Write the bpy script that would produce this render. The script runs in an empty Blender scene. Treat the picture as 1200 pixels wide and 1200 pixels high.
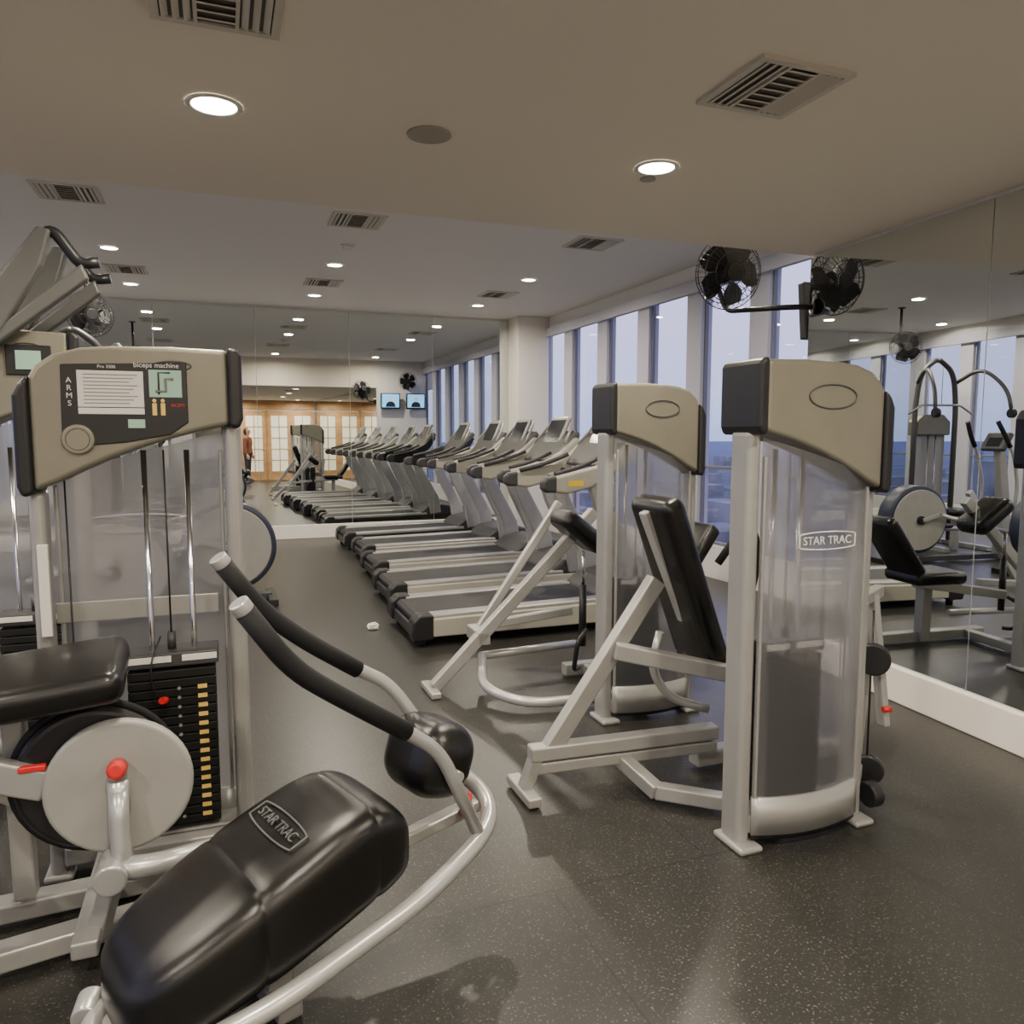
import bpy, bmesh, math, random
from mathutils import Vector, Matrix, Euler
random.seed(4)
S=bpy.context.scene
COL=S.collection

# ---------------------------------------------------------------- materials
def newmat(name):
    m=bpy.data.materials.new(name); m.use_nodes=True
    nt=m.node_tree; b=nt.nodes['Principled BSDF']
    return m,nt,b
def mat(name,col,rough=.5,metal=0,bump=0,bscale=200,coat=0,emit=None,estr=0,var=0,vscale=8,spec=.5):
    m,nt,b=newmat(name)
    b.inputs['Base Color'].default_value=(*col,1)
    b.inputs['Roughness'].default_value=rough
    b.inputs['Metallic'].default_value=metal
    b.inputs['Coat Weight'].default_value=coat
    b.inputs['Specular IOR Level'].default_value=spec
    if emit:
        b.inputs['Emission Color'].default_value=(*emit,1); b.inputs['Emission Strength'].default_value=estr
    tc=nt.nodes.new('ShaderNodeTexCoord')
    if var:
        n=nt.nodes.new('ShaderNodeTexNoise'); n.inputs['Scale'].default_value=vscale
        nt.links.new(tc.outputs['Object'],n.inputs['Vector'])
        r=nt.nodes.new('ShaderNodeValToRGB')
        r.color_ramp.elements[0].position=.3; r.color_ramp.elements[1].position=.7
        r.color_ramp.elements[0].color=(*[c*(1-var) for c in col],1)
        r.color_ramp.elements[1].color=(*[min(1,c*(1+var)) for c in col],1)
        nt.links.new(n.outputs['Fac'],r.inputs['Fac']); nt.links.new(r.outputs['Color'],b.inputs['Base Color'])
    if bump:
        n=nt.nodes.new('ShaderNodeTexNoise'); n.inputs['Scale'].default_value=bscale
        nt.links.new(tc.outputs['Object'],n.inputs['Vector'])
        bp=nt.nodes.new('ShaderNodeBump'); bp.inputs['Strength'].default_value=bump; bp.inputs['Distance'].default_value=.002
        nt.links.new(n.outputs['Fac'],bp.inputs['Height']); nt.links.new(bp.outputs['Normal'],b.inputs['Normal'])
    return m
M={}
M['silver']=mat('silver_paint',(.32,.317,.30),.36,.4,var=.04)
M['silver2']=mat('silver_bright',(.42,.42,.405),.3,.5)
M['gun']=mat('gunmetal_paint',(.09,.09,.085),.4,.4)
M['chrome']=mat('chrome',(.6,.6,.6),.15,1)
M['beige']=mat('champagne_plastic',(.195,.183,.142),.38,.35,var=.04)
M['skirt']=mat('treadmill_skirt',(.36,.345,.285),.45,.1)
M['black']=mat('black_plastic',(.010,.010,.011),.4,spec=.4)
M['leather']=mat('black_vinyl',(.0055,.0053,.005),.27,bump=.25,bscale=350,spec=.4)
M['foam']=mat('black_foam',(.007,.007,.008),.7,bump=.4,bscale=500,spec=.3)
M['dark']=mat('dark_grey',(.035,.035,.038),.5)
M['logo']=mat('logo_grey',(.07,.07,.07),.5)
M['belt']=mat('treadmill_belt',(.016,.016,.018),.55,bump=.2,bscale=300,spec=.3)
M['stack']=mat('weight_plate_black',(.006,.006,.006),.55,spec=.3)
M['gold']=mat('gold_label',(.75,.5,.12),.4)
M['red']=mat('red_plastic',(.50,.012,.012),.35)
M['white']=mat('white_label',(.65,.63,.58),.5)
M['ink']=mat('label_ink',(.22,.2,.18),.6)
M['green']=mat('lcd_green',(.25,.4,.3),.3,emit=(.3,.5,.38),estr=.2)
M['yellow']=mat('yellow_label',(.75,.5,.02),.4)
M['discgrey']=mat('cam_disc_grey',(.27,.265,.245),.5,.1,var=.05)
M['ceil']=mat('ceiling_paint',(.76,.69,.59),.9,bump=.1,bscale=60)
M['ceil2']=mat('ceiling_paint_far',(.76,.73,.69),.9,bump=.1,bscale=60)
M['wall']=mat('wall_paint',(.68,.66,.64),.8,bump=.08,bscale=80)
M['pier']=mat('window_pier',(.46,.46,.53),.7)
M['frame']=mat('window_frame_grey',(.16,.16,.19),.5)
M['trim']=mat('trim_white',(.74,.70,.62),.5)
M['blind']=mat('roller_shade',(.48,.48,.54),.8)
M['wood']=mat('oak_wood',(.50,.29,.13),.45,var=.2,vscale=4)
M['doorglass']=mat('door_frosted_glass',(.6,.6,.5),.3,emit=(1,.85,.6),estr=.9)  # emission stands in for warm light behind the panes
M['vent']=mat('vent_metal',(.52,.48,.41),.5)
M['ventdark']=mat('vent_dark',(.12,.11,.10),.8)
M['spk']=mat('speaker_grille',(.36,.33,.28),.8)
M['lamp']=mat('downlight_lens',(1,1,1),.5,emit=(1,.93,.8),estr=22)
M['tvs']=mat('tv_screen_blue',(.1,.3,.5),.3,emit=(.2,.55,.9),estr=2.0)
M['tvf']=mat('tv_figure',(.02,.02,.03),.3,emit=(.02,.03,.06),estr=.3)
M['skin']=mat('tv_face',(.6,.4,.3),.3,emit=(.8,.6,.5),estr=1.0)
M['screen']=mat('console_screen',(.02,.022,.026),.15)
M['blue']=mat('navy_plastic',(.02,.025,.05),.4)
M['build']=mat('city_building',(.24,.24,.26),.9,var=.4,vscale=.05)
M['hair']=mat('brown_hair',(.06,.025,.012),.6)
M['cloth']=mat('rust_jacket',(.20,.07,.04),.8,bump=.3)
M['trous']=mat('dark_trousers',(.03,.03,.045),.8)
M['flesh']=mat('human_skin',(.55,.32,.22),.5)

# mirror
m,nt,b=newmat('mirror_glass'); b.inputs['Base Color'].default_value=(.70,.73,.72,1); b.inputs['Metallic'].default_value=1; b.inputs['Roughness'].default_value=0.0
M['mirror']=m
# window glass
m,nt,b=newmat('window_glass'); nt.nodes.remove(b)
t=nt.nodes.new('ShaderNodeBsdfTransparent'); t.inputs[0].default_value=(.93,.95,.97,1)
g=nt.nodes.new('ShaderNodeBsdfGlossy'); g.inputs['Roughness'].default_value=.01
mx=nt.nodes.new('ShaderNodeMixShader'); mx.inputs[0].default_value=.05
nt.links.new(t.outputs[0],mx.inputs[1]); nt.links.new(g.outputs[0],mx.inputs[2]); nt.links.new(mx.outputs[0],nt.nodes['Material Output'].inputs[0])
M['glass']=m
# smoked translucent shroud
m,nt,b=newmat('smoked_shroud')
b.inputs['Base Color'].default_value=(.27,.268,.28,1); b.inputs['Roughness'].default_value=.22; b.inputs['Metallic'].default_value=.4
t=nt.nodes.new('ShaderNodeBsdfTransparent'); t.inputs[0].default_value=(.74,.74,.77,1)
rf=nt.nodes.new('ShaderNodeBsdfRefraction'); rf.inputs['Roughness'].default_value=.32; rf.inputs['IOR'].default_value=1.10; rf.inputs[0].default_value=(.78,.78,.80,1)
tl=nt.nodes.new('ShaderNodeBsdfTranslucent'); tl.inputs[0].default_value=(.5,.5,.52,1)
m1=nt.nodes.new('ShaderNodeMixShader'); m1.inputs[0].default_value=.35
m2=nt.nodes.new('ShaderNodeMixShader'); m2.inputs[0].default_value=.60
m3=nt.nodes.new('ShaderNodeMixShader'); m3.inputs[0].default_value=.55
nt.links.new(b.outputs[0],m1.inputs[1]); nt.links.new(tl.outputs[0],m1.inputs[2])
nt.links.new(t.outputs[0],m3.inputs[1]); nt.links.new(rf.outputs[0],m3.inputs[2])
nt.links.new(m1.outputs[0],m2.inputs[1]); nt.links.new(m3.outputs[0],m2.inputs[2]); nt.links.new(m2.outputs[0],nt.nodes['Material Output'].inputs[0])
M['shroud']=m
# rubber floor
m,nt,b=newmat('rubber_floor')
tc=nt.nodes.new('ShaderNodeTexCoord')
n1=nt.nodes.new('ShaderNodeTexNoise'); n1.inputs['Scale'].default_value=130; n1.inputs['Detail'].default_value=2
n2=nt.nodes.new('ShaderNodeTexNoise'); n2.inputs['Scale'].default_value=1.3; n2.inputs['Detail'].default_value=1
br=nt.nodes.new('ShaderNodeTexBrick'); br.offset=0.5; br.inputs['Scale'].default_value=1
br.inputs['Mortar Size'].default_value=.0025; br.inputs['Brick Width'].default_value=1.2; br.inputs['Row Height'].default_value=1.2
br.inputs['Color1'].default_value=(1,1,1,1);br.inputs['Color2'].default_value=(.9,.9,.9,1);br.inputs['Mortar'].default_value=(.35,.35,.35,1)
mp=nt.nodes.new('ShaderNodeMapping'); mp.inputs['Location'].default_value=(.3,.35,0); nt.links.new(tc.outputs['Object'],mp.inputs[0])
for n in (n1,n2): nt.links.new(tc.outputs['Object'],n.inputs['Vector'])
nt.links.new(mp.outputs[0],br.inputs['Vector'])
r1=nt.nodes.new('ShaderNodeValToRGB'); r1.color_ramp.elements[0].position=.60; r1.color_ramp.elements[1].position=.72
r1.color_ramp.elements[0].color=(.021,.0205,.018,1); r1.color_ramp.elements[1].color=(.12,.115,.10,1)
r2=nt.nodes.new('ShaderNodeValToRGB'); r2.color_ramp.elements[0].position=.2; r2.color_ramp.elements[1].position=.8
r2.color_ramp.elements[0].color=(.85,.85,.85,1); r2.color_ramp.elements[1].color=(1.15,1.14,1.1,1)
nt.links.new(n1.outputs['Fac'],r1.inputs[0]); nt.links.new(n2.outputs['Fac'],r2.inputs[0])
a=nt.nodes.new('ShaderNodeMix'); a.data_type='RGBA'; a.blend_type='MULTIPLY'; a.inputs[0].default_value=1
nt.links.new(r1.outputs[0],a.inputs[6]); nt.links.new(r2.outputs[0],a.inputs[7])
a2=nt.nodes.new('ShaderNodeMix'); a2.data_type='RGBA'; a2.blend_type='MULTIPLY'; a2.inputs[0].default_value=1
nt.links.new(a.outputs[2],a2.inputs[6]); nt.links.new(br.outputs['Color'],a2.inputs[7]); nt.links.new(a2.outputs[2],b.inputs['Base Color'])
b.inputs['Roughness'].default_value=.335
b.inputs['Specular IOR Level'].default_value=.5
bp=nt.nodes.new('ShaderNodeBump'); bp.inputs['Strength'].default_value=.12; bp.inputs['Distance'].default_value=.002
nt.links.new(n1.outputs['Fac'],bp.inputs['Height']); nt.links.new(bp.outputs[0],b.inputs['Normal'])
M['floor']=m
# outside ground, with distance haze mixed into its colour
m,nt,b=newmat('city_ground')
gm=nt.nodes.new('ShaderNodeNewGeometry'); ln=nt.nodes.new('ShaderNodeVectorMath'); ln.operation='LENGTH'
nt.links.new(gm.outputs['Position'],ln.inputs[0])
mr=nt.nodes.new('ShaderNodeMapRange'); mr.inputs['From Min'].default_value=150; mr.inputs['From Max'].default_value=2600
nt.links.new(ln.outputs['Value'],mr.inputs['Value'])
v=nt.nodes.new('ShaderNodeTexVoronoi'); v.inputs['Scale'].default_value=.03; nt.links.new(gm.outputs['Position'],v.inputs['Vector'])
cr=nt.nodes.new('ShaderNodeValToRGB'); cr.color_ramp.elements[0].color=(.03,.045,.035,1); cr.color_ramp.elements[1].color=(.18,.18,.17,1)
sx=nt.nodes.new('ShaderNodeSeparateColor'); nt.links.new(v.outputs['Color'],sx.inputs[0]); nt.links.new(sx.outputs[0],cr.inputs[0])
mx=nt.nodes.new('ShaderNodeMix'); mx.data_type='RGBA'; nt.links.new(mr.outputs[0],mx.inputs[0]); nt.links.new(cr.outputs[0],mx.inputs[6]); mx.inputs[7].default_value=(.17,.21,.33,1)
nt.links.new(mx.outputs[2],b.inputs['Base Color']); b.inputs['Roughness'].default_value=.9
M['ground']=m

# ---------------------------------------------------------------- geometry helpers
def finish(bm,name,m,smooth=False):
    bmesh.ops.recalc_face_normals(bm,faces=bm.faces)
    me=bpy.data.meshes.new(name); bm.to_mesh(me); bm.free()
    if m is not None: me.materials.append(M[m] if isinstance(m,str) else m)
    if smooth:
        for p in me.polygons: p.use_smooth=True
    o=bpy.data.objects.new(name,me); COL.objects.link(o); return o
def fillet(pts,rad,n=6):
    pts=[Vector(p) for p in pts]
    if rad<=0 or len(pts)<3: return pts
    out=[pts[0]]
    for i in range(1,len(pts)-1):
        a,b,c=pts[i-1],pts[i],pts[i+1]
        d1=min(rad,(a-b).length*.48); d2=min(rad,(c-b).length*.48)
        p=b+(a-b).normalized()*d1; q=b+(c-b).normalized()*d2
        for k in range(n+1):
            t=k/n; out.append(p*(1-t)**2+b*2*t*(1-t)+q*t*t)
    out.append(pts[-1]); return out
def sweep(bm,pts,r,n=12,closed=False,flat=1.0):
    pts=[Vector(p) for p in pts]; N=len(pts)
    T=[]
    for i in range(N):
        a=pts[i-1] if (i>0 or closed) else pts[i]; b=pts[(i+1)%N] if (i<N-1 or closed) else pts[i]
        T.append((b-a).normalized())
    up=Vector((0,0,1)) if abs(T[0].z)<.9 else Vector((1,0,0))
    nrm=(up-T[0]*up.dot(T[0])).normalized(); rings=[]
    for i in range(N):
        nrm=(nrm-T[i]*nrm.dot(T[i])).normalized(); bn=T[i].cross(nrm)
        rr=r[i] if isinstance(r,(list,tuple)) else r
        rings.append([bm.verts.new(pts[i]+nrm*math.cos(2*math.pi*k/n)*rr*flat+bn*math.sin(2*math.pi*k/n)*rr) for k in range(n)])
    for i in range(N if closed else N-1):
        A=rings[i];B=rings[(i+1)%N]
        for k in range(n): bm.faces.new((A[k],A[(k+1)%n],B[(k+1)%n],B[k]))
    if not closed: bm.faces.new(rings[0][::-1]); bm.faces.new(rings[-1])
def bevel(o,w,seg=2,angle=True):
    md=o.modifiers.new('bevel','BEVEL'); md.width=w; md.segments=seg
    if angle: md.limit_method='ANGLE'; md.angle_limit=math.radians(40)
    return md
class Asm:
    def __init__(s,name,loc=(0,0,0),rz=0,rot=None):
        s.e=bpy.data.objects.new(name,None); s.e.empty_display_size=.1
        s.e.location=loc; s.e.rotation_euler=rot if rot else (0,0,math.radians(rz)); COL.objects.link(s.e); s.kids=[]
    def own(s,o): o.parent=s.e; s.kids.append(o); return o
    def box(s,name,c,sz,m,bv=.004,rot=(0,0,0),seg=2,smooth=False):
        bm=bmesh.new(); bmesh.ops.create_cube(bm,size=1); bmesh.ops.scale(bm,vec=sz,verts=bm.verts)
        o=finish(bm,name,m,smooth); o.location=c; o.rotation_euler=[math.radians(a) for a in rot]
        if bv: bevel(o,bv,seg)
        return s.own(o)
    def pad(s,name,c,sz,m='leather',rot=(0,0,0),k=.42):
        return s.box(name,c,sz,m,min(sz)*k,rot,6,True)
    def cyl(s,name,p1,p2,r,m,n=28,bv=0):
        bm=bmesh.new(); sweep(bm,[p1,p2],r,n); o=finish(bm,name,m)
        for p in o.data.polygons: p.use_smooth=len(p.vertices)==4
        if bv: bevel(o,bv,3)
        return s.own(o)
    def tube(s,name,pts,r,m,fl=.08,n=14,closed=False,flat=1.0):
        bm=bmesh.new(); sweep(bm,fillet(pts,fl),r,n,closed,flat); o=finish(bm,name,m)
        for p in o.data.polygons: p.use_smooth=len(p.vertices)==4
        return s.own(o)
    def beam(s,name,p1,p2,w,h,m,bv=.008):
        p1=Vector(p1);p2=Vector(p2);d=p2-p1
        bm=bmesh.new(); bmesh.ops.create_cube(bm,size=1); bmesh.ops.scale(bm,vec=(d.length,w,h),verts=bm.verts)
        x=d.normalized(); up=Vector((0,0,1)) if abs(x.z)<.98 else Vector((0,1,0))
        y=up.cross(x).normalized(); z=x.cross(y)
        R=Matrix((x,y,z)).transposed().to_4x4(); R.translation=(p1+p2)/2
        bmesh.ops.transform(bm,matrix=R,verts=bm.verts)
        o=finish(bm,name,m); bevel(o,bv,3); return s.own(o)
    def prism(s,name,poly,y0,y1,m,bv=.006,plane='xz',seg=3):
        bm=bmesh.new()
        f=(lambda p,y:(p[0],y,p[1])) if plane=='xz' else ((lambda p,y:(p[0],p[1],y)) if plane=='xy' else (lambda p,y:(y,p[0],p[1])))
        A=[bm.verts.new(f(p,y0)) for p in poly]; B=[bm.verts.new(f(p,y1)) for p in poly]; n=len(poly)
        bm.faces.new(A);bm.faces.new(B[::-1])
        for i in range(n): bm.faces.new((A[i],A[(i+1)%n],B[(i+1)%n],B[i]))
        o=finish(bm,name,m)
        if bv: bevel(o,bv,seg)
        return s.own(o)
    def text(s,name,txt,loc,rot,size,m,ext=.001):
        c=bpy.data.curves.new(name,'FONT'); c.body=txt; c.size=size; c.extrude=ext; c.align_x='CENTER'; c.align_y='CENTER'
        c.materials.append(M[m]); o=bpy.data.objects.new(name,c); COL.objects.link(o); o.location=loc; o.rotation_euler=[math.radians(a) for a in rot]
        return s.own(o)
    def dup(s,loc,rz=0):
        e=s.e.copy(); COL.objects.link(e); e.location=loc; e.rotation_euler=(0,0,math.radians(rz))
        for k in s.kids:
            c=k.copy(); COL.objects.link(c); c.parent=e
        return e
def slab(name,x0,x1,y0,y1,z0,z1,m,bv=0):
    bm=bmesh.new(); bmesh.ops.create_cube(bm,size=1); bmesh.ops.scale(bm,vec=(x1-x0,y1-y0,z1-z0),verts=bm.verts)
    o=finish(bm,name,m); o.location=((x0+x1)/2,(y0+y1)/2,(z0+z1)/2)
    if bv: bevel(o,bv)
    return o

# ---------------------------------------------------------------- room
XL,XM,XW=-3.5,3.48,4.8
YB,YS,YF=-4.0,4.08,11.5
ZN,ZF=2.65,3.3
PHI=math.radians(4.0)
def skew(o):   # the mirrored wall stands 4 deg off the window grid
    c,s=math.cos(-PHI),math.sin(-PHI); dx=o.location.x-XM; dy=o.location.y-2.4
    o.location.x=XM+dx*c-dy*s; o.location.y=2.4+dx*s+dy*c; o.rotation_euler.z=-PHI; return o
slab('floor',XL-.2,XW+.25,YB-.2,YF+.2,-.15,0,'floor')
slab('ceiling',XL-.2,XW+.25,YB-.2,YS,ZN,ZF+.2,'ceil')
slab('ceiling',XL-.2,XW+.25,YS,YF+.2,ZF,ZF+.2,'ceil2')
slab('wall_far',XL-.2,XW+.25,YF,YF+.2,0,ZF,'wall')
skew(slab('wall_right',XM+.012,XM+.2,YB-.1,YS,0,ZN,'wall'))
slab('wall_return',XM+.2,XW+.1,YS-.2,YS+.012,0,ZF,'wall')
slab('column_white',4.28,XW,11.08,YF,0,ZF,'trim',.01)
slab('baseboard_far',XL,4.28,YF-.03,YF,0,.2,'trim',.005)
skew(slab('baseboard_right',XM-.03,XM+.012,YB,YS,0,.2,'trim',.008))
ys=[4.08,2.74,1.4,.06,-1.28,-2.62,-3.98]
for i in range(6):
    skew(slab('wall_mirror',XM,XM+.012,ys[i+1]+.003,ys[i]-.003,.2,ZN-.02,'mirror'))
xs=[XL+.01,-2.1,-.8,.5,1.8,3.05,4.28]
for i in range(6):
    slab('wall_mirror',xs[i]+.003,xs[i+1]-.003,YF-.012,YF,.2,3.27,'mirror')
# window walls
def window_wall(side,x,sgn,y0,y1):
    pitch=1.07; w=.80
    starts=[]
    s=4.10
    while s-pitch>y0: s-=pitch
    while s+w<y1+.3:
        if s>=y0-.01 and s+w<=y1-.02: starts.append(s)
        s+=pitch
    xo0,xo1=sorted((x,x+sgn*.14))
    prev=y0; n=0
    A=Asm('wall_'+side,(0,0,0))
    def b(nm,ya,yb,za,zb,m='pier',xa=xo0,xb=xo1,bv=.004):
        A.box(nm,((xa+xb)/2,(ya+yb)/2,(za+zb)/2),(xb-xa,yb-ya,zb-za),m,bv)
    for s in starts:
        if s>prev+.01: b('pier',prev,s,.35,3.08)
        prev=s+w
    if prev<y1: b('pier',prev,y1,.35,3.08)
    b('sill_wall',y0,y1,0,.35,'wall'); b('header',y0,y1,3.08,ZF,'wall')
    q=sorted((x,x-sgn*.06)); b('shade_pocket',y0,y1,3.0,3.14,'blind',q[0],q[1])
    for s in starts:
        n+=1
        W=Asm('window_%d'%(n if side.startswith('right') else n+20),(x+sgn*.06,s+w/2,1.715))
        W.box('pane',(0,0,0),(.008,w,2.73),'glass',0)
        for yy in (-w/2+.012,w/2-.012): W.box('stile',(0,yy,0),(.04,.024,2.73),'frame')
        for zz in (-1.345,-.55,1.345): W.box('rail',(0,0,zz),(.04,w-.048,.03),'frame')
window_wall('right_windows',XW,1,YS+.02,YF)
window_wall('left_windows',XL,-1,YB,YF)
slab('wall_back',XL,XM+.2,YB-.2,YB,0,ZN,'wall')
slab('trim_2',-.12,3.0,YB,YB+.04,2.35,ZN,'wood')
def french_door(n,x):
    D=Asm('door_%d'%n,(x,YB+.03,0))
    w=.76;h=2.3
    for sx in (-1,1): D.box('stile',(sx*(w/2-.06),0,h/2),(.12,.05,h),'wood')
    for z,hh in ((.15,.3),(h-.07,.14)): D.box('rail',(0,0,z),(w-.24,.05,hh),'wood')
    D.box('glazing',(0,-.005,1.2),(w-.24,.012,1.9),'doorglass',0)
    for i in range(1,5): D.box('muntin',(0,.008,.3+i*.37),(w-.24,.03,.025),'wood')
    D.box('muntin_v',(0,.008,1.23),(.025,.03,1.86),'wood')
    D.tube('handle',[(w/2-.06,.02,1.0),(w/2-.06,.07,1.0),(w/2-.16,.07,1.0)],.01,'chrome',.01)
for n,x in enumerate((.27,1.05,1.85,2.61)): french_door(n+1,x)
slab('trim_3',1.435,1.465,YB,YB+.08,0,2.35,'wood')

# ---------------------------------------------------------------- ceiling fixtures
def downlight(x,y,z,p):
    D=Asm('downlight',(x,y,z))
    bm=bmesh.new(); n=32
    prof=[(.095,-.001),(.095,-.006),(.08,-.008),(.075,-.004)]
    rings=[[bm.verts.new((r*math.cos(2*math.pi*k/n),r*math.sin(2*math.pi*k/n),zz)) for k in range(n)] for r,zz in prof]
    for i in range(3):
        for k in range(n): bm.faces.new((rings[i][k],rings[i][(k+1)%n],rings[i+1][(k+1)%n],rings[i+1][k]))
    D.own(finish(bm,'trim_ring','white',True))
    D.cyl('lens',(0,0,-.001),(0,0,-.005),.076,'lamp')
    l=bpy.data.lights.new('bulb','AREA'); l.shape='DISK'; l.size=.14; l.energy=p; l.color=(1,.885,.72); l.spread=math.radians(170)
    o=bpy.data.objects.new('bulb',l); COL.objects.link(o); o.location=(0,0,-.012); D.own(o)
PN=45; PF=46
for x in (.02,1.8,-1.8):
    for y in (3.0,.9,-1.3): downlight(x,y,ZN,PN)
for x in (.6,2.4,-1.8): downlight(x,-3.2,ZN,PN)
for x in (-3.0,-.94,1.2,3.42):
    for y in (5.0,8.5,10.4): downlight(x,y,ZF,PF)  # nearest row added for its light, hidden behind the lower ceiling
def vent(x,y,z,s,rz=0):
    V=Asm('ceiling_vent',(x,y,z),rz)
    V.box('duct_shade',(0,0,-.003),(s*.9,s*.9,.004),'ventdark',0)  # flat dark sheet stands in for the shade inside the opening
    for sx in (-1,1):
        V.box('frame',(sx*s*.465,0,-.006),(s*.07,s,.012),'vent',0)
        V.box('frame',(0,sx*s*.465,-.006),(s*.86,s*.07,.012),'vent',0)
        V.box('divider',(sx*.16*s,0,-.007),(.03*s,s*.86,.012),'vent',0)
    for i in range(7):
        V.box('slat',(0,(-.36+.12*i)*s,-.010),(.29*s,.07*s,.003),'vent',0,(22,0,0))
    for i in range(3):
        for sx in (-1,1): V.box('slat',(sx*(.22+.085*i)*s,0,-.010),(.055*s,s*.84,.003),'vent',0,(0,sx*22,0))
vent(1.76,2.2,ZN,.36); vent(.03,2.27,ZN,.34); vent(-1.8,2.2,ZN,.36)
for x in (-1.0,1.14,3.34): vent(x,6.7,ZF,.44)
for x in (-.9,1.2,3.4): vent(x,9.5,ZF,.42)
K=Asm('ceiling_speaker',(.79,2.99,ZN)); K.cyl('grille',(0,0,0),(0,0,-.008),.085,'spk',bv=.003)
K=Asm('sprinkler_cover',(1.84,3.14,ZN)); K.cyl('cover',(0,0,0),(0,0,-.008),.035,'spk',bv=.002)
K=Asm('smoke_detector',(1.2,7.6,ZF)); K.cyl('base',(0,0,0),(0,0,-.012),.07,'white',bv=.003); K.cyl('head',(0,0,-.012),(0,0,-.04),.045,'white',bv=.004)

# ---------------------------------------------------------------- fans
def fan(loc,rz,tilt,mount,R=.22):
    F=Asm('wall_fan',loc,rot=(math.radians(tilt),0,math.radians(rz)))   # faces local -y
    bm=bmesh.new()
    for r,y in ((R,0),(R*.82,-.055),(R*.55,-.075),(R*.3,-.085),(R*.82,.055),(R*.55,.075)):
        sweep(bm,[(r*math.cos(a*math.pi/16),y,r*math.sin(a*math.pi/16)) for a in range(32)],.0034,6,True)
    for k in range(36):
        a=k*math.pi/18; c,s_=math.cos(a),math.sin(a)
        sweep(bm,[(r*c,y,r*s_) for r,y in ((.05,-.088),(R*.55,-.077),(R*.82,-.057),(R,0),(R*.82,.057),(R*.55,.077),(.05,.09))],.002,5)
    F.own(finish(bm,'cage','black'))
    F.cyl('hub',(0,-.095,0),(0,-.08,0),.055,'black',bv=.004); F.cyl('motor',(0,.05,0),(0,.2,0),.065,'black',bv=.015)
    bm=bmesh.new()
    for k in range(5):
        a0=k*2*math.pi/5; vs=[]
        for i in range(7):
            r=.04+i*((R-.06)/6); wd=.30+.30*math.sin(i/6*math.pi)
            for sgn in (-1,1):
                a=a0+sgn*wd; vs.append(bm.verts.new((r*math.cos(a),sgn*.03,r*math.sin(a))))
        for i in range(6): bm.faces.new((vs[2*i],vs[2*i+1],vs[2*i+3],vs[2*i+2]))
    F.own(finish(bm,'blades','black',True))
    R_=F.e.rotation_euler.to_matrix().inverted()
    q=[R_@Vector(v) for v in mount]
    F.tube('bracket',[(0,.16,0)]+q,.018,'black',.06)
    F.cyl('mount_plate',q[-1],q[-1]+(q[-1]-q[-2]).normalized()*.012,.05,'black')
fan((3.19,4.38,2.57),-8,8,[(.06,.22,-.02),(.10,.15,-.22),(.22,-.25,-.25),(.385,-.36,-.25)],.235)
fan((4.3,4.45,2.80),180,8,[(0,-.2,-.12),(0,-.343,-.12)])
fan((-1.2,9.0,2.72),20,0,[(-.05,.18,.2),(-.05,.18,.568)])
def tv(x,z):
    T=Asm('wall_television',(x,YS+.152,z),rot=(math.radians(-6),0,0))
    T.box('body',(0,0,0),(.47,.06,.38),'black',.008)
    T.box('screen',(0,.031,.01),(.42,.004,.32),'tvs',0)
    T.prism('figure',[(-.12,-.14),(.12,-.14),(.10,-.05),(.04,-.01),(-.04,-.01),(-.1,-.05)],.033,.036,'tvf',0)
    T.cyl('face',(0,.033,.05),(0,.037,.05),.05,'skin')
    T.box('wall_arm',(0,-.085,0),(.08,.11,.1),'black')
tv(3.91,2.33); tv(4.54,2.33)

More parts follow.
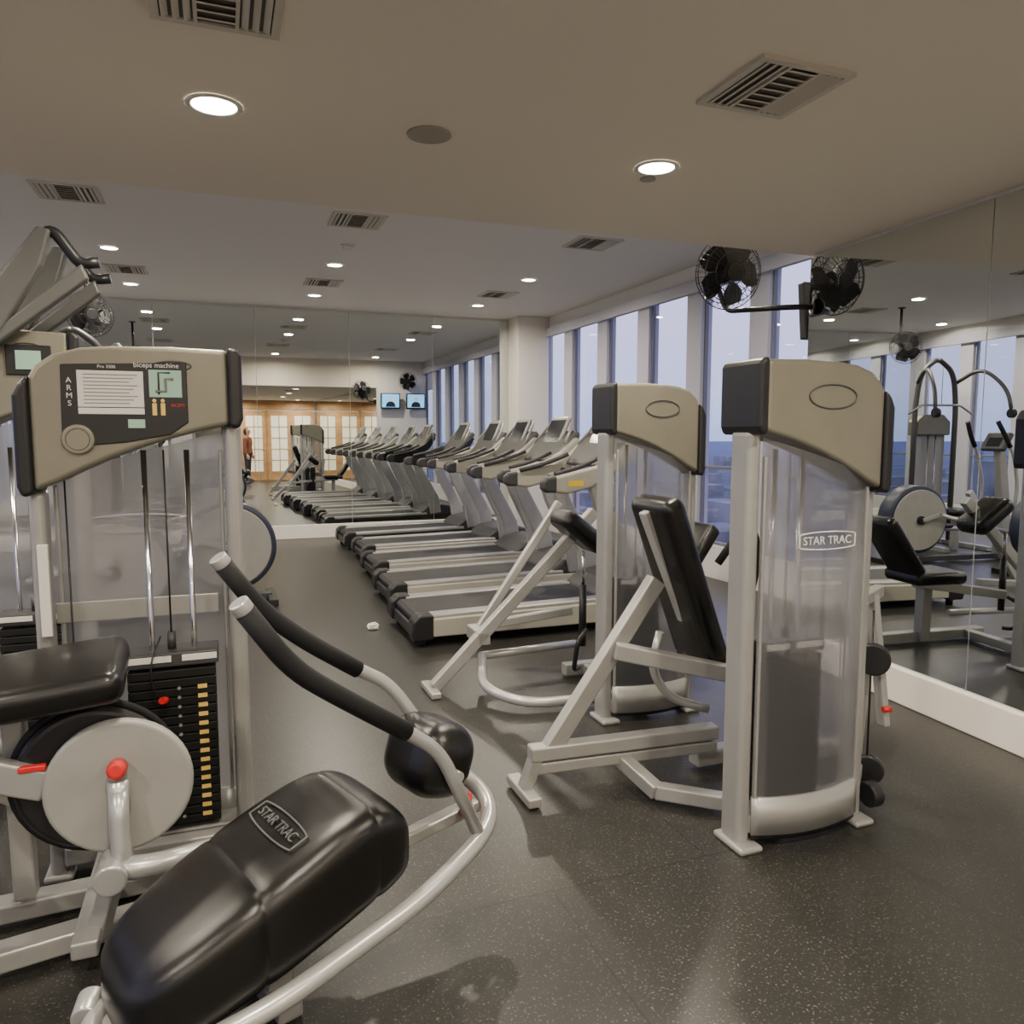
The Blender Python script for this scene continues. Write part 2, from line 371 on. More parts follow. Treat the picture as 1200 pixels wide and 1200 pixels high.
# ---------------------------------------------------------------- selectorised weight tower
def tower(A,w=.6,front_details=True,hs=1.0,bz=1.125):
    k=w/.6
    def P(l): return [(x*k,z*hs) for x,z in l]
    main=[(-.262,1.655),(-.245,1.69),(-.2,1.727),(-.13,1.750),(-.05,1.758),(.1,1.762),(.262,1.757),
          (.262,1.512),(.18,1.492),(.1,1.468),(.02,1.440),(-.06,1.406),(-.14,1.366),(-.20,1.332),(-.262,1.305)]
    A.prism('cap',P(main),-.10,.10,'beige',.016,seg=4)
    A.prism('cap_end_tall',P([(.26,1.765),(.29,1.76),(.302,1.74),(.302,1.53),(.29,1.50),(.26,1.503)]),-.112,.112,'black',.014,seg=4)
    A.prism('cap_end_short',P([(-.26,1.665),(-.285,1.635),(-.302,1.60),(-.302,1.32),(-.29,1.285),(-.26,1.295)]),-.112,.112,'black',.014,seg=4)
    A.box('post_tall',(.268*k,0,.765*hs),(.058,.11,1.51*hs),'silver',.022,seg=4)
    A.box('post_short',(-.268*k,0,.65*hs),(.05,.09,1.30*hs),'silver',.02,seg=4)
    A.box('foot_tall',(.268*k,0.02,.012),(.10,.17,.024),'silver',.01)
    A.box('foot_short',(-.268*k,0.02,.012),(.09,.15,.024),'silver',.01)
    def arcsheet(name,z0f,z1f,y0,bul,m,xr=.24,th=.006):
        bm=bmesh.new(); n=16; g=[]
        for i in range(n+1):
            x=(-xr+2*xr*i/n)*k; y=y0+bul*(1-(x/(xr*k))**2)
            g.append([bm.verts.new((x,y,z0f(x/k))),bm.verts.new((x,y,z1f(x/k)*hs))])
        for i in range(n): bm.faces.new((g[i][0],g[i+1][0],g[i+1][1],g[i][1]))
        o=finish(bm,name,m,True)
        if th:
            md=o.modifiers.new('s','SOLIDIFY'); md.thickness=th
        return A.own(o)
    arcsheet('shroud',lambda x:.10,lambda x:1.42+.3*x,.055,.042,'shroud',th=0)
    arcsheet('shroud_base',lambda x:.05,lambda x:.19,.065,.048,'silver',.245,.02)
    arcsheet('base_lip',lambda x:.03,lambda x:.06,.06,.045,'black',.24,.03)
    for x in (-.232,.232): A.box('shroud_edge',(x*k,.060,.74*hs+x*.25),(.012,.018,1.26*hs),'silver',.004)
    sx=.07*k
    for i in range(17): A.box('weight_plate',(sx,-.005,.155+i*.033),(.25*k,.12,.029),'stack',.003)
    A.box('top_plate',(sx,-.005,.735),(.27*k,.13,.05),'dark',.006)
    for yy in (-.073,.063):
        A.box('top_label',(sx-.06*k,yy,.74),(.12*k,.004,.022),'white',.001); A.box('top_label',(sx+.08*k,yy,.74),(.10*k,.004,.022),'white',.001)
    for x in (-.055,.065): A.cyl('guide_rod',(sx+x*k,-.01,.10),(sx+x*k,-.01,1.45),.0095,'chrome',16)
    A.cyl('cable',(sx,-.01,.76),(sx,-.01,1.45),.003,'black',8); A.cyl('cable_clamp',(sx,-.01,.76),(sx,-.01,.82),.014,'dark')
    A.box('stack_base',(0,-.0,.085),(.50*k,.11,.07),'silver',.01)
    A.cyl('slack_cable',(-.2*k,.0,.1),(-.2*k,.0,1.36),.003,'black',8)
    if front_details:
        A.box('cross_band',(-.02,.05,.90),(.46*k,.012,.07),'silver',.003)
        for i in range(15):
            z=.17+i*.033+.0; A.box('number_label',(sx+.085*k,-.067,z),(.030,.003,.014),'gold',0)
            A.cyl('pin_hole',(sx+.02,-.065,z),(sx+.02,-.0665,z),.006,'silver2',10)
        A.tube('pin_lanyard',[(sx-.03,-.07,.82),(sx-.06,-.13,.75),(sx-.06,-.13,.66),(sx-.03,-.10,.60)],.003,'black',.04,8)
        A.cyl('selector_pin',(sx-.03,-.13,.615),(sx-.02,-.08,.60),.012,'red')
    for yy in (-.102,.102):
        cx,czz=(.11,1.70) if yy<0 else (-.02,1.635)
        a_,b_=(.05,.014) if yy<0 else (.105,.042)
        A.tube('oval_emblem',[((cx+a_*math.cos(t*math.pi/20))*k,yy,(czz+b_*math.sin(t*math.pi/20))*hs) for t in range(40)],.003,'gun',0,8,True)
    A.text('badge_text','STAR TRAC',(-.02*k,.1005,bz),(90,0,180),.042,'white')
    pts=[]
    for t in range(32):
        a=t*2*math.pi/32; c=math.cos(a); s_=math.sin(a)
        pts.append((-.02*k+math.copysign(min(1,abs(c)*1.25),c)*.125*k,.1005,bz+math.copysign(abs(s_)**.6,s_)*.032))
    A.tube('badge_outline',pts,.0028,'white',0,6,True)

C=Asm('biceps_curl_machine',(-.262,2.88,0))
tower(C,.67,True,1.015,1.19)
dz=.022
C.prism('placard',[(-.20,1.70+dz),(.165,1.715+dz),(.165,1.52+dz),(.11,1.48+dz),(-.02,1.455+dz),(-.19,1.44+dz),(-.205,1.47+dz)],-.107,-.099,'black',.003)
C.box('instruction_sheet',(-.06,-.108,1.625+dz),(.19,.003,.115),'white',.001)
for i in range(9): C.box('text_line',(-.06-.006*(i%3),-.1102,1.67+dz-i*.0113),(.155-.012*(i%3),.001,.003),'ink',0)
C.box('instruction_box',(-.06,-.108,1.555+dz),(.19,.003,.020),'white',.001)
C.box('picture_panel',(.10,-.108,1.645+dz),(.098,.003,.088),'green',.001)
C.tube('picture_figure',[(.07,-.111,1.62+dz),(.10,-.111,1.62+dz),(.10,-.111,1.66+dz),(.125,-.111,1.66+dz)],.005,'ink',0,6)
C.tube('picture_figure',[(.08,-.111,1.61+dz),(.08,-.111,1.68+dz),(.115,-.111,1.68+dz)],.003,'dark',0,6)
for x in (.065,.09):
    C.cyl('muscle_icon_head',(x,-.106,1.59+dz),(x,-.110,1.59+dz),.006,'gold',12); C.box('muscle_icon_body',(x,-.108,1.562+dz),(.014,.003,.040),'gold',.005)
C.box('lcd',(.01,-.108,1.515+dz),(.05,.003,.028),'green',.001)
C.text('list_text','BICEPS',(.135,-.108,1.575+dz),(90,0,0),.014,'red')
C.text('title_text','biceps machine',(.075,-.108,1.703+dz),(90,0,0),.022,'white')
C.text('title_text','Pro 3500',(-.07,-.108,1.695+dz),(90,0,0),.014,'white')
for i,ch in enumerate('ARMS'): C.text('group_text',ch,(-.178,-.108,1.65+dz-i*.024),(90,0,0),.024,'white')
C.cyl('bezel_knob',(-.16,-.095,1.465+dz),(-.16,-.117,1.465+dz),.048,'beige',bv=.006)
C.tube('bezel_ring',[(-.16+.034*math.cos(t*math.pi/12),-.117,1.465+dz+.034*math.sin(t*math.pi/12)) for t in range(24)],.0015,'gun',0,6,True)
C.cyl('cam_disc',(-.05,-.42,.475),(-.05,-.46,.475),.20,'discgrey',48,bv=.012)
C.cyl('cam_rim',(-.12,-.34,.49),(-.12,-.41,.49),.215,'black',48,bv=.02)
C.tube('cam_belt',[(-.12+.222*math.cos(t*math.pi/20),-.375,.49+.222*math.sin(t*math.pi/20)) for t in range(40)],.012,'foam',0,8,True)
C.cyl('knob_red',(-.05,-.46,.54),(-.05,-.52,.55),.026,'red',bv=.01)
C.cyl('knob_stem',(-.05,-.48,.51),(-.05,-.48,.42),.03,'silver2')
C.tube('crank_arm',[(-.05,-.49,.48),(-.05,-.51,.36),(-.04,-.53,.26)],.028,'silver2',.04)
C.tube('pivot_arm',[(-.10,-.53,.27),(.03,-.54,.26),(.22,-.46,.24)],.034,'silver2',.05)
C.cyl('pivot_joint',(-.07,-.59,.26),(-.07,-.47,.26),.045,'silver2',bv=.008)
C.beam('pivot_support',(-.07,-.53,.24),(-.12,-.50,.06),.05,.05,'silver')
C.pad('arm_pad',(-.32,-.40,.79),(.60,.30,.10),rot=(12,-6,0))
C.beam('arm_pad_support',(-.34,-.30,.74),(-.34,-.28,.10),.06,.06,'silver')
C.pad('seat_pad',(-.80,-.60,.50),(.42,.36,.09))
C.beam('seat_post',(-.80,-.58,.46),(-.80,-.58,.05),.07,.07,'silver')
C.cyl('seat_roller',(-.47,-.75,.34),(-.47,-.45,.34),.06,'foam',bv=.01)
C.beam('base_rail',(-.90,-.60,.05),(.12,-.40,.05),.08,.06,'silver')
C.beam('base_rail',(-.90,-.28,.05),(.26,-.20,.05),.08,.06,'silver')
C.beam('base_cross',(-.14,-.60,.08),(-.14,-.05,.08),.07,.05,'silver')
C.beam('base_cross',(.19,-.28,.04),(.19,.1,.04),.08,.06,'silver')
C.beam('stack_foot',(-.15,-.12,.10),(.27,-.12,.10),.06,.05,'silver')
C.beam('lever',(-.46,-.38,.55),(-.18,-.32,.32),.05,.05,'silver')
C.box('lever_tag',(-.27,-.44,.56),(.07,.02,.018),'red',.004)
C.beam('lever_bracket',(-.40,-.42,.56),(-.24,-.42,.50),.05,.09,'silver')
C.box('side_label',(-.285,-.062,1.0),(.03,.02,.30),'white',.002)
C.cyl('idle_pulley',(-.24,-.15,.78),(-.24,-.11,.78),.045,'black',bv=.006)
C.tube('slack_cable_lower',[(-.24,-.13,.74),(-.22,-.18,.6),(-.1,-.28,.5)],.004,'black',.1,8)

A=Asm('leg_extension_machine',(2.0,2.25,0),180)
tower(A,.6,False)
def L(x,y,z,cx=2.0,cy=2.25): return (-(x-cx),-(y-cy),z)
A.beam('floor_beam',L(1.15,2.84,.19),L(2.02,2.78,.19),.07,.06,'silver')
A.beam('floor_beam_lower',L(1.15,2.84,.125),L(2.02,2.78,.125),.05,.05,'silver')
A.beam('foot_bar',L(1.13,2.72,.03),L(1.13,2.98,.03),.06,.04,'silver')
A.beam('foot_strut',L(1.13,2.84,.04),L(1.19,2.84,.2),.06,.05,'silver')
A.beam('diagonal_post',L(1.24,2.84,.19),L(1.74,2.84,.88),.06,.075,'silver')
A.beam('backrest_spar',L(1.68,2.84,1.18),L(1.97,2.84,.50),.05,.05,'silver2')
A.beam('seat_rail',L(1.52,2.80,.60),L(2.05,2.62,.48),.06,.07,'silver')
A.beam('link_rail',L(1.62,2.62,.05),L(1.98,2.30,.05),.06,.06,'silver')
A.beam('link_rail',L(1.62,2.60,.05),L(1.56,2.84,.12),.06,.06,'silver')
A.pad('backrest',L(1.855,2.84,.87),(.11,.32,.78),rot=(0,20,0))
A.tube('side_handle',[L(1.88,2.60,.98),L(1.98,2.58,1.12),L(2.05,2.58,1.10),L(2.05,2.58,.90),L(1.98,2.60,.72)],.016,'foam',.05)
A.pad('seat_pad',L(2.16,2.84,.50),(.42,.36,.09))
A.beam('seat_post',L(2.2,2.84,.46),L(2.2,2.84,.05),.08,.08,'silver')
A.beam('base_long',L(1.95,2.84,.05),L(2.65,2.84,.05),.08,.07,'silver')
A.tube('loop_rail',[L(1.82,2.93,.62),L(1.78,2.94,.45),L(1.88,2.94,.3),L(2.05,2.88,.25)],.02,'silver2',.08)
A.beam('pulley_arm',L(2.42,2.38,.12),L(2.52,2.42,.86),.04,.05,'silver')
A.beam('pulley_arm',L(2.49,2.30,.32),L(2.46,2.36,.86),.03,.05,'silver')
A.beam('pulley_bracket',L(2.28,2.28,.84),L(2.54,2.40,.86),.04,.05,'silver')
for (z,r) in ((.60,.065),(.14,.06)): A.cyl('pulley',L(2.42,2.30,z),L(2.45,2.33,z),r,'black',bv=.008)
A.cyl('pulley_lower',L(2.33,2.22,.09),L(2.38,2.22,.09),.05,'black',bv=.008)
A.beam('pulley_link',L(2.28,2.24,.14),L(2.44,2.38,.14),.05,.05,'silver')
A.cyl('pulley_knob_red',L(2.46,2.28,.40),L(2.49,2.27,.40),.012,'red')
A.cyl('pulley_cable',L(2.43,2.32,.12),L(2.43,2.32,.8),.004,'black',8)

B=Asm('seated_leg_curl_machine',(2.10,3.53,0),180)
tower(B,.56,False)
def LB(x,y,z): return L(x,y,z,2.10,3.53)
B.beam('diagonal_rail',LB(1.12,4.25,.03),LB(2.15,4.25,1.03),.06,.07,'silver')
B.beam('diagonal_rail_upper',LB(1.42,4.40,.28),LB(1.98,4.40,1.08),.04,.05,'silver2')
B.beam('rail_joint',LB(1.42,4.22,.30),LB(1.42,4.45,.30),.08,.08,'silver')
B.beam('foot_bar',LB(1.10,4.12,.02),LB(1.10,4.38,.02),.06,.035,'silver')
B.beam('cross_strut',LB(1.50,4.25,.38),LB(2.0,4.25,.42),.05,.05,'silver')
B.tube('loop_base',[LB(1.45,4.35,.16),LB(1.33,4.0,.08),LB(1.5,3.75,.05),LB(1.95,3.70,.05),LB(2.1,3.72,.05)],.028,'silver2',.14)
B.tube('loop_base_far',[LB(1.45,4.35,.16),LB(2.1,4.4,.16)],.025,'silver2',.1)
B.pad('knee_pad',LB(2.02,4.20,.92),(.34,.26,.12),rot=(0,-38,0))
B.cyl('gas_shock',LB(1.98,4.05,.25),LB(1.98,4.05,.62),.022,'black'); B.cyl('gas_shock_rod',LB(1.98,4.05,.62),LB(1.98,4.05,.82),.010,'chrome')
B.tube('stop_handle',[LB(1.96,4.05,.12),LB(1.90,4.0,.12),LB(1.90,3.95,.3),LB(1.98,4.0,.36)],.014,'black',.04)
B.beam('seat_spar',LB(2.1,3.9,.40),LB(2.6,4.2,.45),.06,.06,'silver')
B.pad('seat_pad',LB(2.50,4.2,.50),(.42,.36,.09)); B.beam('seat_post',LB(2.5,4.2,.46),LB(2.5,4.2,.02),.08,.08,'silver')
B.pad('backrest',LB(2.78,4.2,.72),(.10,.32,.50),rot=(0,-35,0))
B.beam('base_long',LB(1.95,4.25,.05),LB(2.85,4.22,.05),.08,.07,'silver')
B.beam('base_link',LB(2.1,3.5,.05),LB(2.1,4.25,.05),.07,.06,'silver')

# ---------------------------------------------------------------- foreground ab bench
E=Asm('abdominal_bench',(-.32,1.95,0),20)
def loft(A,name,secs,m,n=28,ex=.5):
    bm=bmesh.new(); R=[]
    for (x,cy,hw,zt,zb) in secs:
        cz=(zt+zb)/2; hz=(zt-zb)/2; ring=[]
        for k in range(n):
            a=2*math.pi*k/n; c,s_=math.cos(a),math.sin(a)
            ring.append(bm.verts.new((x,cy+hw*math.copysign(abs(c)**ex,c),cz+hz*math.copysign(abs(s_)**ex,s_))))
        R.append(ring)
    for i in range(len(R)-1):
        for k in range(n): bm.faces.new((R[i][k],R[i][(k+1)%n],R[i+1][(k+1)%n],R[i+1][k]))
    bm.faces.new(R[0]); bm.faces.new(R[-1][::-1])
    o=finish(bm,name,m,True); md=o.modifiers.new('s','SUBSURF'); md.levels=1; md.render_levels=2
    return A.own(o)
cw=-.085
secs=[(.0,cw,.02,.22,.18),(.005,cw,.10,.25,.14),(.03,cw,.15,.29,.12),(.10,cw,.19,.335,.12),(.20,cw,.205,.385,.145),(.295,cw,.212,.43,.17),
      (.303,cw,.203,.422,.178),(.311,cw,.212,.437,.171),(.42,cw,.212,.48,.205),(.52,cw,.207,.52,.235),(.605,cw,.20,.535,.26),(.613,cw,.192,.526,.268),(.621,cw,.198,.533,.262),(.68,cw,.19,.515,.285),(.725,cw,.17,.47,.31),(.745,cw,.11,.43,.34),(.75,cw,.02,.4,.38)]
loft(E,'bench_cushion',secs,'leather',36,.42)
def on_pad(u,w): return (u,w,.4805+(u-.42)*.385+.0045)
lx,ly,lz=on_pad(.42,cw)
E.text('cushion_logo','STAR TRAC',(lx,ly,lz+.001),(0,-21,0),.001,'logo',.0) if False else None
# lettering plate: text plane follows the cushion slope (local x = across the pad, local y = up the slope)
c=bpy.data.curves.new('cushion_logo','FONT'); c.body='STAR TRAC'; c.size=.040; c.extrude=.002; c.align_x='CENTER'; c.align_y='CENTER'; c.materials.append(M['logo'])
o=bpy.data.objects.new('cushion_logo',c); COL.objects.link(o)
sl=math.atan(.385); vy=Vector((math.cos(sl),0,math.sin(sl))); vx=Vector((0,-1,0)); vz=vx.cross(vy)
R=Matrix((vx,vy,vz)).transposed().to_4x4(); R.translation=Vector((lx,ly,lz+.002)); E.own(o); o.matrix_local=R
lp=[]
for t in range(32):
    a=t*2*math.pi/32; cc=math.cos(a); s_=math.sin(a)
    yy=math.copysign(min(1,abs(cc)*1.2),cc)*.125; xx=math.copysign(abs(s_)**.6,s_)*.034
    lp.append(on_pad(.42+xx,cw+yy))
E.tube('cushion_logo_outline',lp,.0028,'logo',0,6,True)
E.tube('main_frame',[(.05,.02,.13),(-.03,-.02,.12),(-.04,-.14,.11),(.06,-.27,.13),(.30,-.325,.18),(.75,-.28,.24),(1.04,-.20,.30),(1.12,-.10,.34),(1.09,0,.40),(.98,.05,.46),(.88,.04,.49)],.026,'silver2',.12)
E.beam('spine',(.0,cw+.02,.10),(.70,cw+.04,.27),.08,.06,'silver')
E.beam('spine_tail',(.69,cw+.04,.27),(1.08,cw,.33),.05,.04,'silver')
E.box('rear_foot',(.40,cw+.06,.03),(.07,.32,.06),'silver',.01); E.beam('rear_post',(.40,cw,.05),(.42,cw,.20),.07,.07,'silver')
E.box('front_foot',(.03,cw-.02,.035),(.14,.16,.07),'black',.015)
for yy in (-.19,.0): E.cyl('front_wheel',(.0,yy-.02,.05),(.0,yy+.02,.05),.05,'black',bv=.006)
E.cyl('frame_endcap',(-.03,.0,.12),(.0,.06,.13),.034,'silver2',bv=.005)
def handle(nm,pts,ng,):
    E.tube(nm+'_tube',pts,.020,'silver2',.08)
    E.tube(nm+'_grip',pts[:ng],.026,'foam',.08)
    d=(Vector(pts[0])-Vector(pts[1])).normalized(); E.cyl(nm+'_cap',Vector(pts[0])+d*.03,pts[0],.025,'silver2',bv=.004)
handle('handle_near',[(.31,-.20,1.09),(.42,-.20,.93),(.55,-.20,.83),(.75,-.20,.685),(.86,-.20,.60),(1.0,-.20,.30)],4)
handle('handle_far',[(.38,.12,1.15),(.48,.12,1.01),(.61,.12,.90),(.78,.12,.78),(.88,.10,.72),(.98,.05,.55),(1.04,.02,.43)],4)
E.pad('roller_pad',(.93,-.04,.52),(.22,.27,.23),rot=(0,18,0),k=.40)
E.cyl('roller_axle',(.93,-.20,.50),(.93,.12,.50),.016,'silver2')
E.beam('red_stop',(1.0,-.13,.33),(1.05,-.08,.37),.03,.03,'red')

# ---------------------------------------------------------------- treadmills
T=Asm('treadmill',(1.25,5.62,0))
def build_treadmill(T,frame='skirt'):
    T.prism('belt',[(.03,.13),(.0,.16),(.0,.19),(.03,.215),(1.55,.235),(1.55,.12)],-.27,.27,'belt',.01)
    for s in (-1,1):
        T.prism('side_skirt',[(.08,.07),(.08,.20),(1.7,.22),(2.05,.26),(2.1,.2),(2.1,.06)],s*.405-.02,s*.405+.02,frame,.01)
        T.prism('side_rail',[(.08,.18),(.08,.225),(1.6,.25),(1.6,.2)],s*.335-.065,s*.335+.065,'silver',.012)
        T.prism('rear_cap',[(-.03,.05),(-.04,.10),(-.03,.19),(.02,.235),(.12,.235),(.12,.05)],s*.36-.075,s*.36+.075,'black',.015)
        T.cyl('rear_foot',(.05,s*.36,0),(.05,s*.36,.06),.03,'black'); T.cyl('front_foot',(1.95,s*.36,0),(1.95,s*.36,.08),.03,'black')
        T.prism('upright',[(1.66,.22),(1.84,.24),(1.80,.50),(1.55,.95),(1.45,1.20),(1.33,1.18),(1.42,.90),(1.62,.50)],s*.37-.03,s*.37+.03,'silver',.018)
        T.prism('arm_band',[(1.02,1.08),(1.04,1.19),(1.20,1.225),(1.40,1.27),(1.56,1.35),(1.70,1.48),(1.76,1.46),(1.66,1.30),(1.50,1.18),(1.34,1.10),(1.16,1.06)],s*.40-.035,s*.40+.035,frame,.022,seg=4)
        T.prism('arm_tip',[(.95,1.10),(.95,1.16),(.99,1.19),(1.07,1.20),(1.07,1.075),(.99,1.075)],s*.40-.04,s*.40+.04,'dark',.02,seg=4)
        T.tube('hand_grip',[(1.08,s*.36,1.21),(1.3,s*.34,1.26),(1.5,s*.31,1.34)],.018,'dark',.1)
    T.box('rear_bumper',(.02,0,.10),(.08,.66,.09),'black',.015)
    T.prism('motor_hood',[(1.5,.12),(1.5,.25),(1.62,.34),(1.85,.38),(2.05,.34),(2.14,.22),(2.14,.08)],-.36,.36,'dark',.03,seg=4)
    T.box('belt_front_roller',(1.0,0,.07),(1.9,.5,.05),'black',.01)
    T.tube('console_bar',[(1.48,-.37,1.20),(1.44,-.2,1.12),(1.42,0,1.10),(1.44,.2,1.12),(1.48,.37,1.20)],.028,'foam',.1)
    T.prism('console_body',[(1.50,1.26),(1.56,1.24),(1.78,1.50),(1.74,1.55),(1.66,1.48)],-.38,.38,'gun',.02)
    T.box('screen_housing',(1.70,0,1.545),(.04,.40,.28),'silver',.018,(0,24,0))
    T.box('screen',(1.679,0,1.538),(.012,.35,.235),'screen',.004,(0,24,0))
    T.box('side_label',(1.22,-.437,1.14),(.12,.003,.04),'yellow',.001)
    T.tube('top_hoop',[(1.62,-.36,1.42),(1.74,-.28,1.60),(1.79,-.12,1.67),(1.79,.12,1.67),(1.74,.28,1.60),(1.62,.36,1.42)],.014,'silver',.12)
build_treadmill(T)
for i in range(1,4): T.dup((1.25+.09*i,5.62+1.2*i,0))
T2=Asm('treadmill',(1.5,10.47,0)); build_treadmill(T2,'black')

# ---------------------------------------------------------------- elliptical trainers
def elliptical(loc,rz):
    G=Asm('elliptical_trainer',loc,rz)
    G.cyl('flywheel_housing',(0,-.11,.52),(0,.11,.52),.40,'blue',56,bv=.03)
    for s in (-1,1):
        G.cyl('side_disc',(0,s*.11,.52),(0,s*.135,.52),.355,'discgrey',56,bv=.01)
        G.cyl('crank_hub',(0,s*.13,.52),(0,s*.17,.52),.05,'black',bv=.006)
        G.beam('crank',(0,s*.17,.52),(s*.22,s*.17,.58),.03,.05,'silver2')
        G.tube('pedal_arm',[(s*.22,s*.20,.58),(.6,s*.22,.42+.06*s),(1.15,s*.22,.36)],.025,'silver2',.1)
        G.pad('pedal',(.62+.08*s,s*.22,.46+.06*s),(.36,.15,.05),'black')
        G.tube('swing_arm',[(1.15,s*.24,.34),(1.20,s*.25,.9),(1.12,s*.26,1.25),(.98,s*.25,1.50),(.90,s*.22,1.66)],.02,'silver2',.12)
        G.tube('swing_grip',[(1.06,s*.255,1.36),(.98,s*.25,1.50),(.90,s*.22,1.66)],.026,'foam',.1)
    G.beam('base',(-.35,0,.05),(1.45,0,.05),.10,.06,'dark')
    G.beam('base_cross',(-.35,-.3,.03),(-.35,.3,.03),.08,.06,'black'); G.beam('base_cross',(1.4,-.3,.03),(1.4,.3,.03),.08,.06,'black')
    G.prism('mast',[(1.18,.06),(1.36,.06),(1.34,.6),(1.22,1.35),(1.12,1.33),(1.2,.6)],-.05,.05,'silver',.02)
    G.box('console',(1.12,0,1.42),(.06,.34,.24),'dark',.02,(0,30,0)); G.box('console_screen',(1.085,0,1.42),(.01,.2,.12),'screen',.003,(0,30,0))
    G.beam('pivot',(1.17,-.26,.34),(1.17,.26,.34),.04,.04,'silver2')
elliptical((.04,7.25,0),180)
elliptical((-.1,9.9,0),180)
elliptical((-.75,6.2,0),180)

# ---------------------------------------------------------------- cable pulldown machine
H=Asm('cable_pulldown_machine',(-1.3,8.5,0),0)
for s in (-1,1):
    H.tube('arch',[(s*.32,.0,.03),(s*.32,.0,1.9),(s*.26,.0,2.34),(s*.05,.0,2.50),(0,.0,2.50)],.035,'gun',.22)
    H.tube('front_arm',[(s*.30,0,2.2),(s*.42,-.3,2.40),(s*.55,-.6,2.1),(s*.58,-.66,1.75)],.025,'gun',.2)
    H.cyl('arm_pulley',(s*.54,-.66,1.78),(s*.60,-.66,1.78),.06,'black',bv=.008)
    H.beam('base',(s*.32,-.7,.03),(s*.32,.5,.03),.08,.06,'silver')
H.prism('shroud_top',[(-.26,1.5),(-.26,1.68),(-.15,1.78),(.15,1.78),(.26,1.68),(.26,1.5)],.0,.2,'beige',.02)
H.box('shroud',(0,.10,.80),(.50,.02,1.4),'silver',.004)
for i in range(16): H.box('weight_plate',(0,.04,.12+i*.033),(.24,.1,.029),'stack',.003)
for s in (-1,1): H.cyl('rod',(s*.06,.04,.1),(s*.06,.04,1.55),.01,'chrome',12)
H.cyl('cable',(0,-.1,1.9),(0,-.1,2.4),.004,'black',8); H.tube('lat_bar',[(-.5,-.1,1.78),(-.3,-.1,1.9),(.3,-.1,1.9),(.5,-.1,1.78)],.015,'chrome',.06)
H.pad('seat',(0,-.45,.5),(.36,.40,.09)); H.beam('seat_post',(0,-.45,.46),(0,-.45,.02),.08,.08,'silver')

# ---------------------------------------------------------------- lat press behind left tower
D=Asm('lat_press_machine',(-.83,3.72,0))
tower(D,.6,False,1.09)
D.box('lcd_panel',(.12,-.106,1.80),(.16,.006,.12),'black',.003); D.box('lcd',(.12,-.112,1.80),(.09,.003,.075),'green',.001)
for s,dy in ((0,0.17),(1,-.17)):
    D.prism('lever_plate_%d'%s,[(-.16,1.68),(-.06,1.70),(.20,2.16),(.24,2.30),(.19,2.31),(.10,2.18),(-.14,1.84)],dy-.03,dy+.03,'gun',.012)
    D.prism('lever_brace_%d'%s,[(-.05,1.84),(.0,1.82),(.36,2.12),(.34,2.18)],dy-.025,dy+.025,'gun',.01)
    D.tube('lever_handle_%d'%s,[(.20,dy,2.27),(.24,dy,2.31),(.30,dy,2.22),(.33,dy,2.18),(.40,dy,2.19)],.022,'black',.05)
D.pad('seat_pad',(-.30,-.62,.52),(.38,.36,.09)); D.beam('seat_post',(-.30,-.62,.48),(-.30,-.62,.03),.08,.08,'silver')
D.pad('backrest',(-.50,-.62,.95),(.10,.32,.66)); D.beam('back_post',(-.55,-.5,.03),(-.55,-.5,1.2),.06,.06,'silver')
D.beam('base',(-.60,-.60,.05),(.0,-.60,.05),.08,.07,'silver'); D.beam('base',(-.1,-.62,.05),(-.1,-.05,.05),.08,.07,'silver')

# crumpled tissue on floor
bm=bmesh.new(); bmesh.ops.create_icosphere(bm,subdivisions=3,radius=.045)
for v in bm.verts: v.co*=random.uniform(.75,1.2); v.co.z=max(-.02,v.co.z*.7)
o=finish(bm,'crumpled_tissue','white'); o.location=(1.06,5.86,.02)

# ---------------------------------------------------------------- person standing by the oak doors (seen in the far mirror)
Pn=Asm('standing_person',(.80,-3.1,0),110)
def limb(name,chain,m):
    bm=bmesh.new()
    for br in chain: 
        pts=[Vector(p[:3]) for p in br]; P2=[];R2=[]
        for i in range(len(pts)-1):
            for k in range(4):
                t=k/4; P2.append(pts[i].lerp(pts[i+1],t)); R2.append(br[i][3]*(1-t)+br[i+1][3]*t)
        P2.append(pts[-1]);R2.append(br[-1][3]); sweep(bm,P2,R2,14)
    o=finish(bm,name,m,True); md=o.modifiers.new('r','REMESH'); md.mode='VOXEL'; md.voxel_size=.008 if name!='hand' else .004; md.use_smooth_shade=True
    sm=o.modifiers.new('s','SMOOTH'); sm.iterations=6 if name!='hand' else 2
    return Pn.own(o)
limb('jacket',[[(0,0,.92,.15),(0,0,1.10,.135),(0,-.01,1.28,.15),(0,0,1.40,.13),(0,0,1.46,.06)],
   [(-.10,0,1.39,.07),(-.20,0,1.38,.062),(-.25,.0,1.12,.05),(-.24,-.06,.90,.038)],[(.10,0,1.39,.07),(.20,0,1.38,.062),(.25,.0,1.12,.05),(.24,-.06,.90,.038)]],'cloth')
limb('trousers',[[(0,0,.96,.145),(0,0,.88,.14)],[(-.08,0,.90,.10),(-.10,0,.50,.065),(-.10,.02,.08,.045)],[(.08,0,.90,.10),(.10,0,.50,.065),(.10,.02,.08,.045)]],'trous')
limb('shoes',[[(-.10,.05,.045,.042),(-.11,-.14,.035,.034)],[(.10,.05,.045,.042),(.11,-.14,.035,.034)]],'black')
limb('head',[[(0,0,1.42,.055),(0,-.005,1.50,.052),(0,-.015,1.55,.070),(0,-.01,1.62,.088),(0,0,1.68,.080),(0,0,1.72,.04)],[(0,-.085,1.62,.012),(0,-.108,1.59,.014)]],'flesh')
limb('hair',[[(0,.03,1.50,.05),(0,.035,1.58,.085),(0,.025,1.66,.09),(0,.015,1.72,.065),(0,.01,1.745,.02)]],'hair')
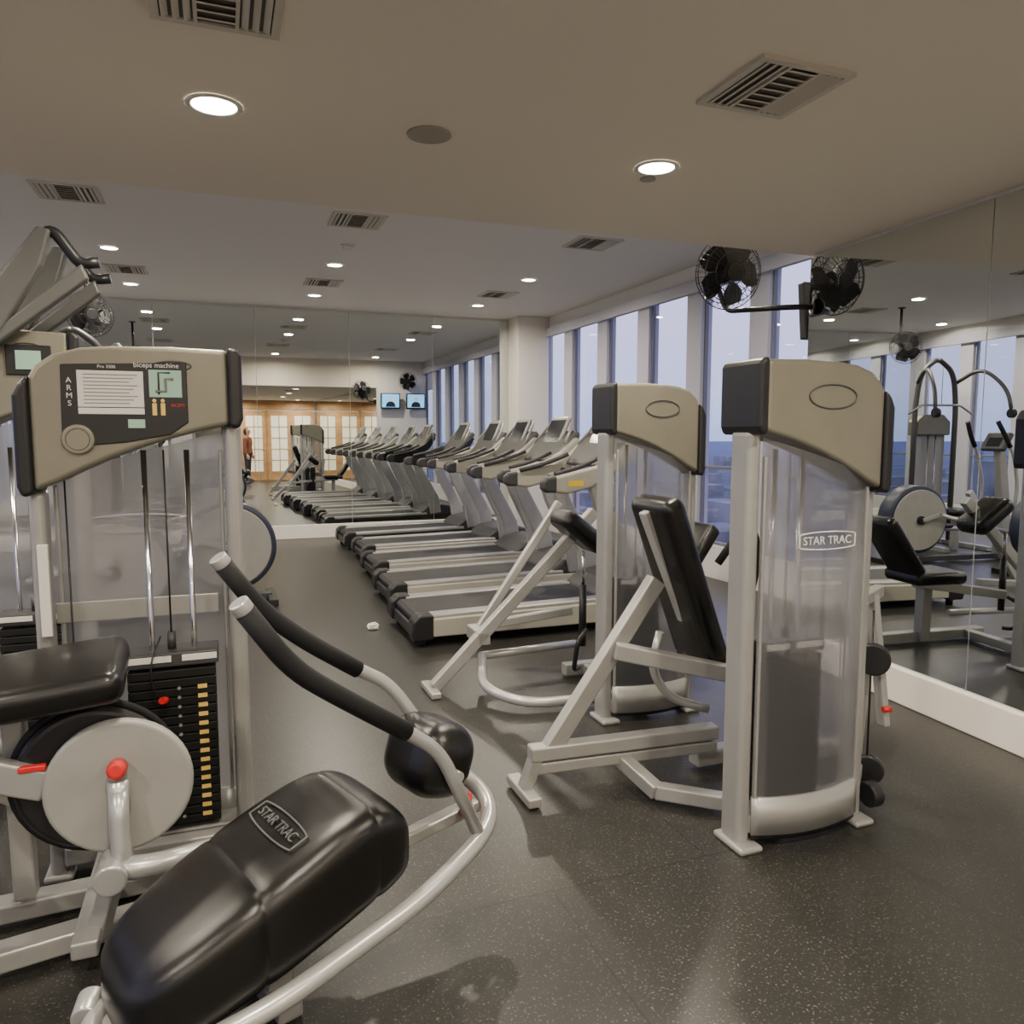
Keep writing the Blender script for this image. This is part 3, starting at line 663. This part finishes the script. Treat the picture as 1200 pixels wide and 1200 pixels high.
for s in (-1,1):
    fs=[[(s*.24,-.06,.91,.026),(s*.24,-.075,.84,.034),(s*.24,-.085,.80,.032)]]
    for i,ln_ in enumerate((.075,.085,.08,.06)):
        yy=-.115+i*.021; fs.append([(s*.24,yy,.81,.010),(s*.238,yy-.008,.77,.009),(s*.232,yy-.004,.81-ln_,.008)])
    fs.append([(s*.24,-.10,.86,.012),(s*.228,-.13,.83,.010),(s*.222,-.135,.80,.009)])
    limb('hand',fs,'flesh')
    Pn.cyl('eye',(s*.032,-.090,1.635),(s*.032,-.098,1.635),.010,'black',12)
Pn.cyl('mouth',(-.02,-.092,1.565),(.02,-.092,1.565),.006,'red',10)

# ---------------------------------------------------------------- outside
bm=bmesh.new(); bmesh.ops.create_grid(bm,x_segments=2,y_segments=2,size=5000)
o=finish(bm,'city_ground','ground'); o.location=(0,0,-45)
bm=bmesh.new()
for i in range(700):
    a=random.uniform(0,2*math.pi); d=random.uniform(90,1300)
    w,h,l=random.uniform(10,35),random.uniform(4,16)*(1 if random.random()<.93 else 2),random.uniform(10,35)
    r=bmesh.ops.create_cube(bm,size=1); bmesh.ops.scale(bm,vec=(w,l,h),verts=r['verts'])
    bmesh.ops.translate(bm,vec=(d*math.cos(a),d*math.sin(a),-45+h/2),verts=r['verts'])
finish(bm,'city_buildings','build')

# world: dusk sky gradient
w=bpy.data.worlds.new('World'); S.world=w; w.use_nodes=True; nt=w.node_tree
tc=nt.nodes.new('ShaderNodeTexCoord'); sp=nt.nodes.new('ShaderNodeSeparateXYZ'); nt.links.new(tc.outputs['Generated'],sp.inputs[0])
cr=nt.nodes.new('ShaderNodeValToRGB'); nt.links.new(sp.outputs[2],cr.inputs[0])
e=cr.color_ramp.elements; e[0].position=0; e[0].color=(.38,.45,.74,1); e[1].position=.9; e[1].color=(.28,.33,.64,1)
q=e.new(.05); q.color=(.50,.52,.82,1); q=e.new(.18); q.color=(.62,.57,.88,1); q=e.new(.4); q.color=(.54,.52,.86,1)
bg=nt.nodes['Background']; nt.links.new(cr.outputs[0],bg.inputs[0]); bg.inputs[1].default_value=2.15

# ---------------------------------------------------------------- camera
cam=bpy.data.cameras.new('camera'); co=bpy.data.objects.new('camera',cam); COL.objects.link(co); S.camera=co
cam.sensor_width=36; cam.sensor_height=36; cam.lens=27; cam.clip_start=.05; cam.clip_end=9000
co.location=(0,0,1.5); co.rotation_euler=(math.radians(90-5.71),0,math.radians(-20.7))
